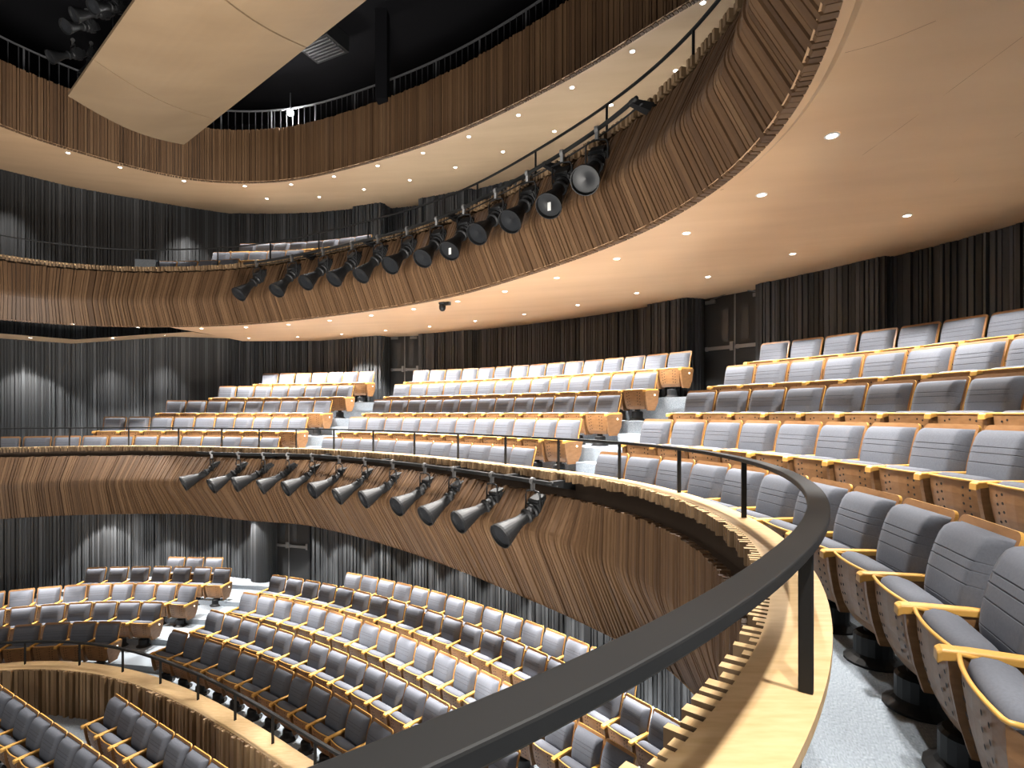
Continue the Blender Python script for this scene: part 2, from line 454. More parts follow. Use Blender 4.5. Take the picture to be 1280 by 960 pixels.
    # bright plywood edge round the front of the seat
    mb = MB(); n = 12
    pts = [(-.236, -.36, .548), (-.236, -.405, .552)] + [(-.226+.452*k/n, -.416-.022*(1-((k/n)*2-1)**2), .555) for k in range(n+1)] + [(.236, -.405, .552), (.236, -.36, .548)]
    mb.tube(pts, .0085, 6); P['seat_edge'] = mb.build('seat_edge', M['plyedge'], smooth=True)
    # armrest (left side, shared with the neighbour)
    def arm(x):
        mb = MB(); top = [(-.475, .548, .034), (-.46, .560, .036), (-.36, .565, .031), (-.11, .57, .024), (-.08, .57, .022)]
        v = []; f = []
        for y, z, w in top:
            th = .042 if y < -.4 else .032
            v += [(x-w, y, z-th), (x+w, y, z-th), (x+w*.95, y, z-.006), (x+w*.75, y, z), (x-w*.75, y, z), (x-w*.95, y, z-.006)]
        for j in range(len(top)-1):
            for c in range(6): c2 = (c+1) % 6; f.append((j*6+c, (j+1)*6+c, (j+1)*6+c2, j*6+c2))
        f.append((0,1,2,3,4,5)); b = (len(top)-1)*6; f.append((b+5,b+4,b+3,b+2,b+1,b)); mb.add(v, f)
        return bevel(mb.build('armrest', M['plyedge']), .006)
    def side(x, name='side_panel', th=.018, m='ply', wide=0.):
        mb = MB(); pr = [(-.445-wide, .54), (-.435-wide, .44), (-.41-wide*.8, .30), (-.375-wide*.5, .18), (-.20+wide*.3, .18), (-.13+wide, .32), (-.085+wide, .545)]
        v = [(x-th, y, z) for y, z in pr] + [(x+th, y, z) for y, z in pr]; n = len(pr)
        mb.add(v, [tuple(range(n)), tuple(range(2*n-1, n-1, -1))] + [(i, n+i, n+(i+1) % n, (i+1) % n) for i in range(n)])
        return mb.build(name, M[m])
    P['armrest'] = arm(-.275); P['side_panel'] = side(-.275)
    P['armrest_end'] = arm(.275); P['armrest_end'].name = 'armrest'
    P['end_panel'] = side(.283, 'end_panel', .016, 'ply', .03)
    mb = MB(); mb.lathe([(.014, 0), (.014, .01)], Matrix.Translation((.298, -.20, .46)) @ Matrix.Rotation(PI/2, 4, 'Y'), 12)
    P['aisle_light'] = mb.build('aisle_light', M['button'])
    # pedestal: perforated black drum with a flared foot
    mb = MB(); mb.lathe([(.15, 0), (.15, .012), (.115, .035), (.10, .05), (.10, .15), (.085, .165), (.05, .17), (.05, .24)], Matrix.Translation((0, -.30, 0)), 18)
    P['pedestal'] = mb.build('pedestal', M['black'], smooth=False)
    for k, o in P.items(): COL.objects.unlink(o)
    return P
SP = seat_parts()
NAMES = {'armrest_end': 'armrest'}
def put_seat(x, y, z, rz, label, group, end=None):
    root = empty('theatre_seat', (x, y, z), rz, label, 'seat', group)
    keys = ['back_shell', 'back_cushion', 'seat_shell', 'seat_cushion', 'seat_edge', 'armrest', 'side_panel', 'pedestal']
    if end == 'right': keys += ['armrest_end', 'end_panel']
    made = {}
    for k in keys:
        o = SP[k].copy(); o.name = NAMES.get(k, k); COL.objects.link(o); o.parent = made['seat_shell'] if k == 'seat_edge' else root; made[k] = o
        if k == 'seat_edge': o['label'] = 'bright plywood edge'
    if end == 'right':
        o = SP['aisle_light'].copy(); o.name = 'aisle_light'; COL.objects.link(o); o.parent = made['end_panel']
        o['label'] = 'small round lit aisle marker'
    return root
ORD = ['first','second','third','fourth','fifth','sixth','seventh','eighth','ninth','tenth','eleventh','twelfth','thirteenth','fourteenth','fifteenth','sixteenth','seventeenth','eighteenth','nineteenth','twentieth','twenty-first','twenty-second']
ROWN = ['front', 'second', 'third', 'fourth', 'back']
def row_on_curve(cur, o, z, u0, u1, n, rowname, block, from_right=False, extra=0, endp=None, extra_left=0):
    s0 = cur.find_u(u0, o); s1 = cur.find_u(u1, o, s0)
    # true length along the offset curve, so that the seats are evenly spaced
    lo, hi = max(.1, s0-3), min(cur.L-.1, s1+4); qs = [lo+(hi-lo)*i/600 for i in range(601)]; ln = [0.]
    for a, b in zip(qs, qs[1:]): ln.append(ln[-1] + (cur.at(b, o)[0]-cur.at(a, o)[0]).length)
    def to_len(q): i = min(599, int((q-lo)/(hi-lo)*600)); return ln[i] + (ln[i+1]-ln[i])*((q-qs[i])/(qs[i+1]-qs[i]))
    def to_q(l):
        for i in range(600):
            if ln[i+1] >= l: return qs[i] + (qs[i+1]-qs[i])*(l-ln[i])/(ln[i+1]-ln[i])
        return hi
    l0_, ds = to_len(s0), (to_len(s1)-to_len(s0))/n
    print('ROWD', rowname, block, round(ds, 3))
    for i in range(-extra_left, n+extra):
        q = to_q(l0_ + (i+.5)*ds); p, nn = cur.at(q, o)
        rz = math.atan2(nn.y, nn.x) - PI/2
        k = (n+extra-1-i) if from_right else i + extra_left
        lab = 'grey theatre seat, %s from the aisle, %s row, %s' % (ORD[k], rowname, block)
        put_seat(p.x, p.y, z, rz, lab, 'seats in the %s' % block, endp if i == n+extra-1 else None)
    return s0, s1
AISLE_R, AISLE_L = [], []
MID = [(404,672.2,11),(437,729.5,12),(467.4,779,13),(492.7,824.5,14),(516.6,867,15)]
RIGHT = [(750,1202.4,9,3),(804.5,1231.5,8,2),(859,1217.6,7,2),(907.6,1266.2,7,1),(951,1239,6,2)]
LEFT = [(-13,352.4,12,2),(129,387,10,0),(208,417.3,9,0),(273.7,444.5,8,0),(328.3,469.8,7,0)]
for k in range(5):
    z = Z1 + k*RISE; o = PITCH[k]
    a0, a1 = row_on_curve(M1, o, z, *MID[k], ROWN[k], 'middle balcony block', True, 0, 'right')
    b0, b1 = row_on_curve(M1, o, z, *RIGHT[k][:3], ROWN[k], 'right balcony block', False, RIGHT[k][3])
    c0, c1 = row_on_curve(M1, o, z, *LEFT[k][:3], ROWN[k], 'left balcony block', True, 0, 'right', LEFT[k][3])
    AISLE_R.append((a1, b0)); AISLE_L.append((c1, a0))
# balcony floors: stepped carpet
def tier_floor(name, cur, z0, rise, offs, starts, q1, front_o, back_o, low):
    """stepped carpet; every tread begins at its own left end and has an end face there"""
    mb = MB()
    strip('', cur, starts[0], q1, [(front_o, low), (front_o, z0), (back_o, z0)], None, mb=mb, build=False)
    for k in range(1, len(offs)):
        e = offs[k-1] + .10; z = z0+k*rise; f_ = offs[k] + .10 if k < len(offs)-1 else back_o
        strip('', cur, starts[k], q1, [(e, z-rise), (e, z), (f_, z)], None, mb=mb, build=False)
        n = 6; v = []
        for i in range(n+1):
            p, _ = cur.at(starts[k], e + (back_o-e)*i/n); v += [(p.x, p.y, z0), (p.x, p.y, z)]
        mb.add(v, [(2*i, 2*i+2, 2*i+3, 2*i+1) for i in range(n)])
    return tag(mb.build(name, M['carpet']), kind='structure')
TS = [.6] + [M1.find_u(u, PITCH[k]) - d for k, u, d in ((1, 129, .25), (2, 208, .75), (3, 273.7, .3), (4, 328.3, .3))]
tier_floor('floor_middle_balcony', M1, Z1, RISE, PITCH, TS, M1.L-.3, -.98, 5.0, Z1-.2)
TS2 = [.3] + [M2.find_u(u, o) - d for o, u, d in ((1.95, 262, .3), (2.95, 301, .3), (3.95, 330, .3))]
tier_floor('floor_upper_balcony', M2, Z2, .5, [.95, 1.95, 2.95, 3.95], TS2, M2.L-.3, .15, 6.2, Z2-.2)
mb = MB(); q0_ = M2.find_u(170, 1.0); q1_ = M2.find_u(196, 1.0)
strip('', M2, q0_, q1_, [(.95, Z2), (.95, Z2+.86), (1.9, Z2+.86), (1.9, Z2)], None, mb=mb, build=False)
mb.build('trim_end_block', M['carpet'])['kind'] = 'structure'
# aisle half steps
st = MB()
for gaps in (AISLE_R, AISLE_L):
    for k in range(4):
        q0 = min(gaps[k][0], gaps[k+1][0]) ; q1 = max(gaps[k][1], gaps[k+1][1])
        q0, q1 = (gaps[k][0]+gaps[k+1][0])/2+.05, (gaps[k][1]+gaps[k+1][1])/2-.05
        e = PITCH[k] + .10; z = Z1 + k*RISE
        strip('', M1, q0, q1, [(e-.36, z), (e-.36, z+RISE/2), (e+.01, z+RISE/2)], None, mb=st, build=False)
        for q in (q0, q1):
            a, n = M1.at(q, e-.36); b, n = M1.at(q, e)
            st.add([(a.x, a.y, z), (b.x, b.y, z), (b.x, b.y, z+RISE/2), (a.x, a.y, z+RISE/2)], [(0,1,2,3)])
st.build('floor_aisle_steps', M['carpet'])['kind'] = 'structure'

# ------------------------------------------------------------------ stalls
def polyfit(xs, ys, deg):
    n = deg+1; A = [[sum(x**(i+j) for x in xs) for j in range(n)] + [sum(y*x**i for x, y in zip(xs, ys))] for i in range(n)]
    for i in range(n):
        p = max(range(i, n), key=lambda r: abs(A[r][i])); A[i], A[p] = A[p], A[i]
        for r in range(n):
            if r != i:
                f = A[r][i]/A[i][i]; A[r] = [a-f*b for a, b in zip(A[r], A[i])]
    return [A[i][n]/A[i][i] for i in range(n)]
def pv(c, x): return sum(a*x**i for i, a in enumerate(c))
def pd(c, x): return sum(i*a*x**(i-1) for i, a in enumerate(c) if i)
STALL_INFO = []
def fit_row(pts, D, i0, n, rowname, block, deg=3, from_right=False, endp=None, word='aisle'):
    """pts: {corner index: (u, v)}; seats i0..i0+n-1 lie between corners i and i+1"""
    ks = sorted(pts); P = [bp(*pts[k], CZ-D) for k in ks]
    cx = polyfit(ks, [p[0] for p in P], deg); cy = polyfit(ks, [p[1] for p in P], deg)
    z = CZ - D - .90; sp = []
    for j in range(n):
        i = i0 + j + .5; x, y = pv(cx, i), pv(cy, i); tx, ty = pd(cx, i), pd(cy, i); sp.append(math.hypot(tx, ty))
        rz = math.atan2(tx, -ty) - PI/2
        k = n-1-j if from_right else j
        put_seat(x, y, z, rz, 'grey theatre seat, %s from the %s, %s row, %s' % (ORD[k], word, rowname, block), 'seats in the %s' % block, endp if j == n-1 else None)
    STALL_INFO.append((rowname, block, min(sp), max(sp), z-CZ))
    return cx, cy
def seq(pts, start=0): return {start+i: p for i, p in enumerate(pts) if p}
UB = 'upper balcony'
fit_row(seq(list(zip([301,322,343,364.5,385.5,405,425.5,446,466],[305,304.6,304,303.2,302.3,300.8,298.6,295.8,292.6]))), -4.65, 0, 8, 'third', UB, 2, True, word='right')
fit_row(seq(list(zip([267,290,313,336,359,382],[315.6,315.3,315,314.2,313.2,311.8]))), -4.15, 0, 5, 'second', UB, 2, True, word='right')
fit_row(seq(list(zip([196,222,250,276,302],[326.4,326.6,326.2,325,323.2]))), -3.65, 0, 4, 'front', UB, 2, True, word='right')
k5 = lambda x, y: (180+x/4.923, 680+y/4.923)
k7 = lambda x, y: (400+x/4.923, 700+y/4.923)
k8 = lambda x, y: (600+x/4.267, 740+y/4.267)
s0 = seq([k7(168,72),k7(262,92),k7(365,113),k7(470,132),k7(575,157),k7(682,182),k7(790,212),k7(900,243),k7(1018,280),k7(1140,320),(655.8,774),(681,783.5),(709.7,795.5),None,None,(801.6,834)])
s1 = seq([k5(790,190),k5(888,198),k5(988,213),k5(1090,230),k7(108,163),k7(220,183),k7(330,210),k7(435,237),k7(545,265),k7(655,298),k7(770,335),k7(890,375),k7(1010,425),k7(1145,475),(657,806),(685.5,820),None,None,(782.8,862),(819,885),(854,906)])
s2 = seq([k5(612,290),k5(712,310),k5(820,332),k5(928,353),k5(1035,378),k7(55,305),k7(160,335),k7(270,370),k7(380,408),k7(490,450),k7(610,500),k7(735,550),k7(860,608),k7(985,670),(626.5,852),(657,866),None,(722,897),(759,920.5),(795.7,946)])
s3 = seq([(262.9,762),(283.6,765.5),(304.5,771.5),(325,778),(347.6,785),(370.5,793),(392.3,800),(414.8,809),(438,818),(461,829),(486.3,840),(511.3,852.5),(535.7,865),(562.5,880),None,None,(652.7,939)])
s4 = seq([(216.6,788),(237,790.5),(258.6,797),(280,804),(302,811.5),(324,820.5),(347.6,830.5),(371,841.5),(394.5,853.5),(418,866.5),(442.6,881),(467,895.5),(491,911)])
SD = [4.02 + .12*k for k in range(5)]
STB = 'large right stalls block'
fit_row(s0, SD[0], 0, 15, 'back', STB, 3)
fit_row(s1, SD[1], 0, 20, 'fourth', STB, 3)
fit_row(s2, SD[2], 0, 19, 'third', STB, 3)
fit_row(s3, SD[3], 0, 16, 'second', STB, 3)
c4 = fit_row(s4, SD[4], 0, 15, 'front', STB, 2)
l4 = seq([(-26,786),(16,781.6),(55,778.7),(90,777.3),(123.4,776.5),(153.4,776.9)])
l3 = seq([(-30,764),(10.3,759.6),(48.8,756),(84.4,753.4),(118,752),(150.6,751.6),(177.8,751.6),(205.3,752.5)])
l2 = seq([(-28,742.5),(8.4,738.4),(44.4,734.7),(78.8,731.9),(111,729.4),(141.6,728.7),(170.6,728.5),(199.5,728.7),(224,730),(249.5,731.8)])
l1 = seq([(107.8,709.5),(135,708.7),(163,708),(191,707.6),(217,707.8),(242,708.4),(267.3,709),(291.7,710)])
l0 = seq([(209.9,696),(233.2,696),(257.6,696.3),(280.5,697)])
LB = 'left stalls block'
fit_row(l0, SD[0], 0, 3, 'short back', LB, 1, True, 'right')
fit_row(l1, SD[1], 0, 7, 'fourth', LB, 2, True, 'right')
fit_row(l2, SD[2], 0, 9, 'third', LB, 2, True, 'right')
fit_row(l3, SD[3], 0, 7, 'second', LB, 2, True, 'right')
fit_row(l4, SD[4], 0, 5, 'front', LB, 2, True, 'right')
pr_ = seq([(145.3,866.6),(161.3,876.5),(179,888.5),(198.8,902),(220.3,916.5)])
pl_ = seq([(3.8,859),(17.8,868.5),(35.6,878.8),(51.6,890),(68.4,901),(87,914),(107,928.5),(123.8,943)])
fit_row(pr_, 4.68, 0, 7, 'single', 'pit right of its gangway', 1, word='gangway')
fit_row(pl_, 4.68, -1, 9, 'single', 'pit left of its gangway', 1, word='left')
for t in STALL_INFO: print('ROW', t)

# stalls front: ledge curve
LED0 = CZ - 4.70
pxs = [(0,837.5),(24,836.2),(48.8,835.6),(80.6,837.5),(120,842),(161,852.5),(198.8,867.5),(240,886.7),(282,912.5),(322,938),(343,954.7)]
ps = [bp(u, v, LED0) for u, v in pxs]
d0 = Vector(ps[0]) - Vector(ps[2]); d0.normalize(); d1 = Vector(ps[-1]) - Vector(ps[-3]); d1.normalize()
M0 = Curve([Vector(ps[0]) + d0*4 + Vector((-.5, -2.2)), Vector(ps[0]) + d0*2 + Vector((-.1, -.5))] + ps + [Vector(ps[-1]) + d1*2, Vector(ps[-1]) + d1*5 + Vector((-.3, -.2))], .1, 30)
PITZ = CZ - 5.54
Z0 = CZ - 5.40
root0 = empty('stalls_front', (0, 0, 0), 0, 'low pale slatted wall curving between the stalls and the pit', 'low wall')
mb = MB(); strip('', M0, .2, M0.L-.2, [(.34, Z0), (.34, LED0), (.02, LED0), (.02, LED0-.04)], None, mb=mb, build=False); mb.build('ledge_cap', M['ledge'], root0)
sl = MB(); q = .2
while q < M0.L-.3:
    w = random.choice((.045, .06, .075)); dp = random.choice((.03, .05, .08))
    a, n = M0.at(q, .04); b, _ = M0.at(q+w, .04); e = dp
    pts = [(a.x-n.x*e, a.y-n.y*e), (b.x-n.x*e, b.y-n.y*e), (b.x, b.y), (a.x, a.y)]
    sl.hexa([(x, y, PITZ) for x, y in pts] + [(x, y, LED0-.005) for x, y in pts]); q += w + random.choice((.015, .025, .035))
strip('', M0, .2, M0.L-.2, [(.045, LED0-.01), (.045, PITZ)], None, mb=sl, mi=1, build=False)
sl.build('slats', [M['slat_low'], M['slat_back']], root0)

# floors of stalls and pit
fl = MB(); sr = []
# gently stepped stalls floor: bands behind each row, built from the ledge curve outwards
rows = [(.34, Z0)]
for k in range(1, 6):
    o = .34 + 1.0 + .95*(k-1) + .15
    rows += [(o, Z0+.12*(k-1)), (o, Z0+.12*k)]
rows += [(11, Z0+.6)]
o = strip('floor_stalls', M0, .2, M0.L-.2, rows, M['carpet']); tag(o, kind='structure')
mb = MB(); mb.add([(-14, 2, PITZ), (6, 2, PITZ), (6, 14, PITZ), (-14, 14, PITZ)], [(0,1,2,3)])
mb.add([(-20, -14, PITZ-.0), (8, -14, PITZ), (8, 2, PITZ), (-20, 2, PITZ)], [(0,1,2,3)])
mb.build('floor_pit', M['carpet'])['kind'] = 'structure'

# stalls back wall
WS = [Vector(p) for p in ((-16.2, 10.6), (-12.0, 15.2), (-10.9, 16.0), (-9.0, 16.2), (-7.5, 15.75))]
tag(slat_wall('wall_stalls_left', WS, Z0+.2, CZ-2.0), kind='structure')
CS = (-12.28, -2.54); RS = 18.75
def spt(a, r=RS): return Vector((CS[0]+r*math.cos(a), CS[1]+r*math.sin(a)))
def ang_u(u, r):   # polar angle on a stalls circle that shows at column u
    return min([i*.001 for i in range(200, 1500)], key=lambda a: abs(640+F*spt(a, r).x/spt(a, r).y-u) if spt(a, r).y > 1 else 1e9)
a_d0, a_d1 = ang_u(343, 19.3), ang_u(392, 19.3)
WSR = [spt(ang_u(392, RS) - i*.02) for i in range(0, 40)]
tag(slat_wall('wall_stalls_back', [spt(a_d1, 19.3)] + WSR, Z0+.2, CZ-2.0), kind='structure')
# round-nosed pilaster beside the stalls door
pc = spt(ang_u(331, 19.0), 19.0); mb = MB()
for i in range(26):
    a = PI*1.0 + i/25*PI*1.1
    x, y = pc.x+.33*math.cos(a+.4), pc.y+.33*math.sin(a+.4)
    mb.box(x-.03, x+.03, y-.03, y+.03, Z0+.3, CZ-2.0)
mb.lathe([(.31, Z0+.3), (.31, CZ-2.0)], Matrix.Translation((pc.x, pc.y, 0)), 20)
tag(mb.build('wall_stalls_pilaster', M['char']), kind='structure')

# ------------------------------------------------------------------ doors
def door(name, a, b, z0, h, label):
    """double door between plan points a (left) and b (right)"""
    t = (b-a); w = t.length; t /= w; rz = math.atan2(t.y, t.x)
    root = empty(name, (a.x, a.y, z0), rz); tag(root, label, 'double door'); root['kind'] = 'structure'
    mb = MB(); mb.box(0, .05, -.05, .05, 0, h); mb.box(w-.05, w, -.05, .05, 0, h); mb.box(0, w, -.05, .05, h, h+.06); mb.build('door_frame', M['black'], root)
    for s in (0, 1):
        x0 = .05 if s == 0 else w/2+.004; x1 = w/2-.004 if s == 0 else w-.05
        mb = MB(); mb.box(x0, x1, -.025, .025, .01, h)
        leaf = bevel(mb.build('door_leaf', M['door'], root), .004)
        gx = x1-.27 if s == 0 else x0+.13
        mb = MB(); mb.box(gx, gx+.14, -.032, -.024, 1.15, 1.80); mb.build('vision_panel', M['doorglass'], leaf)
        mb = MB(); mb.box(x0+.03, x1-.01, -.075, -.045, .98, 1.05); mb.box(x0+.03, x0+.08, -.06, -.02, .97, 1.06); mb.box(x1-.08, x1-.01, -.085, -.02, .95, 1.12)
        mb.build('push_bar', M['steel'], leaf)
        cx = x0+.03 if s == 0 else x1-.28
        mb = MB(); mb.box(cx, cx+.22, -.07, -.02, h-.17, h-.10); mb.tube([(cx+.11, -.05, h-.09), (cx+.40*(1 if s == 0 else -.4)+.1, -.16, h-.05)], .012)
        mb.build('door_closer', M['steel'], leaf)
    mb = MB(); mb.box(w/2-.014, w/2+.014, -.04, -.02, .02, h); mb.build('centre_strip', M['steel'], root)
    return root
zt = Z1 + 4*RISE
p, q_ = M1.at(qa+.03, 4.66)[0], M1.at(qb-.03, 4.66)[0]
door('door_1', p, q_, zt, 2.1, 'black double door with steel push bars behind the right aisle of the balcony')
p, q_ = M1.at(qc+.03, 4.66)[0], M1.at(qd-.03, 4.66)[0]
door('door_2', p, q_, zt, 2.1, 'black double door with steel push bars behind the left aisle of the balcony')
door('door_3', spt(a_d0+.003, 19.15), spt(a_d1-.002, 19.15), Z0+.58, 2.15, 'black double door with narrow windows at the back of the stalls')

# ------------------------------------------------------------------ handrails
def handrail(label, cur, o, z, q0, q1, posts, ledge_z, w=.066, h=.026, pw=.034, pd=.016, m='rail', bars=0):
    root = empty('handrail', (0, 0, 0), 0, label, 'handrail')
    of = o if callable(o) else (lambda q: o)
    mb = MB(); n = int((q1-q0)/.06); v = []; f = []
    for i in range(n+1):
        q = q0+(q1-q0)*i/n
        for a, b in ((-w/2, z-h), (w/2, z-h), (w/2, z), (-w/2, z)):
            p, _ = cur.at(q, of(q)+a); v.append((p.x, p.y, b))
    for i in range(n):
        for c in range(4): c2 = (c+1) % 4; f.append((i*4+c, (i+1)*4+c, (i+1)*4+c2, i*4+c2))
    f += [(0,1,2,3), (n*4+3, n*4+2, n*4+1, n*4)]
    mb.add(v, f); bevel(mb.build('top_rail', M[m], root), .004)
    for q in posts:
        p, nn = cur.at(q, of(q)); t = Vector((nn.y, -nn.x)); a = t*pd/2; b = nn*pw/2
        pts = [p-a-b, p+a-b, p+a+b, p-a+b]
        mb = MB(); mb.hexa([(x.x, x.y, ledge_z) for x in pts] + [(x.x, x.y, z-h+.002) for x in pts])
        bevel(mb.build('post', M[m], root), .003)
    if bars:
        mb = MB(); q = q0
        while q < q1:
            p, nn = cur.at(q, of(q)); mb.box(p.x-.008, p.x+.008, p.y-.008, p.y+.008, ledge_z, z-h); q += bars
        mb.build('infill_bars', M['meshbar'], root)
    return root
OR1 = -.88
pq = [M1.find_u(u, OR1, 3) for u in (86.6,160.7,223,277,323.7,370,416.9,466,517.4,571.8,631,697,773,847,927)]
qnear = max([M1.find_u(u, OR1, 3) for u in (985,)])
pq += [qnear + .28]
near = [q for q in pq]
# nearest post stands where the rail swings back towards the camera
best = min([M1.L - 6 + i*.02 for i in range(260)], key=lambda q: (lambda p: abs(640+F*p.x/p.y-992)+abs(HOR+F*.7/p.y-862) if p.y > .5 else 1e9)(M1.at(q, OR1)[0]))
pq[-1] = best; pq.append(best + 2.0)
d_ = [b-a for a, b in zip(pq, pq[1:])]
handrail('wide black handrail on flat posts along the middle balcony ledge', M1, lambda q: interp([(0, -.88), (26.4, -.864), (28.2, -.856), (29.3, -.838), (30.2, -.83)], q), CZ-.30, .8, M1.L-.4, pq + [pq[0]-1.35, pq[0]-2.7], LEDGE1)
q = M2.find_u(0, .2, 0); pq2 = []
while q < M2.L-1: pq2.append(q); q += 1.35
handrail('thin dark handrail along the upper balcony ledge', M2, .18, CZ+3.63, .5, M2.L-.5, pq2, LEDGE2, .034, .022, .03, .012)
o0 = .22
pq0 = [M0.find_u(u, o0, 0) for u in (31.3, 99.4, 153.4, 200.6, 247.6, 294, 341)]
d = (pq0[-1]-pq0[0])/6
handrail('slim dark handrail in front of the lowest stalls row', M0, o0, CZ-4.26, .4, M0.L-.4, pq0 + [pq0[-1]+d*k for k in (1, 2, 3)] + [pq0[0]-d], LED0, .045, .04, .04, .014)
q = .5; pq3 = []
while q < M3.L-.5: pq3.append(q); q += 1.2
handrail('pale catwalk rail with thin vertical bars above the gallery front', M3, .3, CZ+7.75, .5, M3.L-.5, pq3, CZ+7.0, .035, .035, .03, .03, 'dimrail', .16)

# ------------------------------------------------------------------ stage spotlights on pipes
def make_spot():
    """local frame: hook at origin (pipe centre), lamp hangs below; -Y is the beam direction"""
    P = []
    mb = MB()      # hook clamp
    mb.lathe([(.042, -.02), (.042, .02)], Matrix.Translation((0, 0, .0)) @ Matrix.Rotation(PI/2, 4, 'Y'), 14)
    mb.box(-.018, .018, -.02, .02, -.11, -.03); clamp = mb.build('hook_clamp', M['steel'])
    mb = MB()      # yoke
    mb.tube([(-.125, 0, -.35), (-.125, 0, -.17), (-.105, 0, -.125), (0, 0, -.11), (.105, 0, -.125), (.125, 0, -.17), (.125, 0, -.35)], .011, 8); yoke = mb.build('yoke', M['black'])
    return clamp, yoke
def make_lamp():
    # axis along -Z of its own frame, origin at the yoke pivot
    A = {}
    mb = MB(); mb.box(-.10, .10, -.09, .09, .0, .20); mb.box(-.085, .085, -.125, -.08, .02, .18); mb.box(-.065, .065, -.07, .07, .20, .28); mb.box(-.04, .04, .09, .13, .04, .14)
    for k in range(4): mb.box(-.108, .108, -.097, .097, .03+.04*k, .042+.04*k)
    A['lamp_housing'] = bevel(mb.build('lamp_housing', M['black']), .008)
    mb = MB(); mb.lathe([(.07, .03), (.09, .0), (.092, -.03), (.074, -.05), (.074, -.10), (.092, -.115), (.092, -.135), (.07, -.15), (.07, -.26)], None, 20)
    mb.box(.06, .10, -.012, .012, -.12, -.09); mb.box(-.10, -.06, -.012, .012, -.07, -.045)
    A['barrel'] = mb.build('barrel', M['black'])
    mb = MB(); mb.lathe([(.064, -.22), (.07, -.26), (.11, -.40), (.145, -.52), (.155, -.545), (.155, -.575), (.146, -.575), (.146, -.55), (.10, -.40)], None, 26, caps=False)
    A['flared_hood'] = mb.build('flared_hood', M['black'], smooth=False)
    mb = MB(); mb.lathe([(.001, -.515), (.05, -.525), (.10, -.532), (.143, -.53)], None, 24, caps=False); A['lens'] = mb.build('lens', M['lens'], smooth=True)
    return A
CLAMP, YOKE = make_spot(); LAMP = make_lamp()
for o in [CLAMP, YOKE] + list(LAMP.values()): COL.objects.unlink(o)
STAGE = Vector((-.52, -.85)).normalized()
def place_spot(p, z, pitch, yaw, label, group, tagged=False, s=1.0, aim=None):
    aim = aim or STAGE
    root = empty('stage_spotlight', (p.x, p.y, z), math.atan2(aim.y, aim.x) + PI/2 + yaw, label, 'spotlight', group)
    root.scale = (s, s, s)
    for o in (CLAMP, YOKE):
        c = o.copy(); COL.objects.link(c); c.parent = root
    made = {}
    for k, o in LAMP.items():
        c = o.copy(); COL.objects.link(c); c.parent = root
        c.location = (0, .02, -.35); c.rotation_euler = (-(PI/2-pitch), 0, 0); made[k] = c
        if k == 'lens': c.parent = made['flared_hood']; c.location = (0, 0, 0); c.rotation_euler = (0, 0, 0)   # lamp axis -Z turned to -Y, then down
    if tagged:
        mb = MB(); mb.box(-.02, .02, -.36, -.355, -.80, -.70); o = mb.build('paper_tag', M['label'], root); o['label'] = 'white paper tag'
    return root
def pipe(label, cur, o, z, q0, q1, brackets, arm_o):
    root = empty('lighting_pipe', (0, 0, 0), 0, label, 'pipe')
    n = int((q1-q0)/.15); mb = MB()
    mb.tube([(*cur.at(q0+(q1-q0)*i/n, o)[0], z) for i in range(n+1)], .024, 10); mb.build('tube', M['rail'], root, True)
    n2 = n; mb = MB(); mb.tube([(*cur.at(q0+(q1-q0)*i/n, o+.07)[0], z-.035) for i in range(n+1)], .010, 6); mb.build('cable', M['black'], root, True)
    for q in brackets:
        a, nn = cur.at(q, o-.02); b, _ = cur.at(q, arm_o); t = Vector((nn.y, -nn.x))*.03
        mb = MB(); mb.hexa([(*(a-t), z-.03), (*(a+t), z-.03), (*(b+t*2), z-.11), (*(b-t*2), z-.11), (*(a-t), z+.02), (*(a+t), z+.02), (*(b+t*2), z+.03), (*(b-t*2), z+.03)])
        mb.build('bracket', M['black'], root)
    return root
def find_px(cur, o, z, u, v=None, lo=0):
    return cur.find_u(u, o, lo)
OP1 = O1 - .16; ZP1 = CZ - .80
SU1 = [264.5,298,329,359.5,390,424,456,491,531,567.5,615,666]
qs1 = [M1.find_u(u, OP1, 3) for u in SU1]
pipe('black pipe carrying the lower row of spotlights along the middle balcony front', M1, OP1, ZP1, qs1[0]-.45, qs1[-1]+.42, [qs1[-1]+.36] + [M1.find_u(u, OP1, 3) for u in (630, 560, 475, 400, 330)], O1+.25)
for i, q in enumerate(qs1):
    p, _ = M1.at(q, OP1)
    place_spot(p, ZP1, .42+.05*math.sin(i*2.3), .09*math.sin(i*1.7), 'black flared spotlight, %s from the right on the lower balcony pipe' % ORD[11-i] if i else 'black flared spotlight, farthest left on the lower balcony pipe', 'spotlights on the lower pipe', aim=Vector((-.76, -.65)))
OP2 = -.20; ZP2 = CZ + 3.10
SU2 = [321,365,404,440,472.5,509,546,580,620,659.5,702.5,746]
qs2 = [M2.find_u(u, OP2, 2) for u in SU2]
pipe('black pipe carrying the upper row of spotlights along the upper balcony front', M2, OP2, ZP2, qs2[0]-.35, qs2[-1]+.7, [qs2[-1]+.62] + [M2.find_u(u, OP2, 2) for u in (681, 560, 455, 380)], .25)
for i, q in enumerate(qs2):
    p, _ = M2.at(q, OP2)
    place_spot(p, ZP2, .75+.06*math.sin(i*2.1), .1*math.sin(i*1.3), 'black flared spotlight, %s from the right on the upper balcony pipe' % ORD[11-i] if i else 'black flared spotlight, farthest left on the upper balcony pipe', 'spotlights on the upper pipe', i in (7, 10))

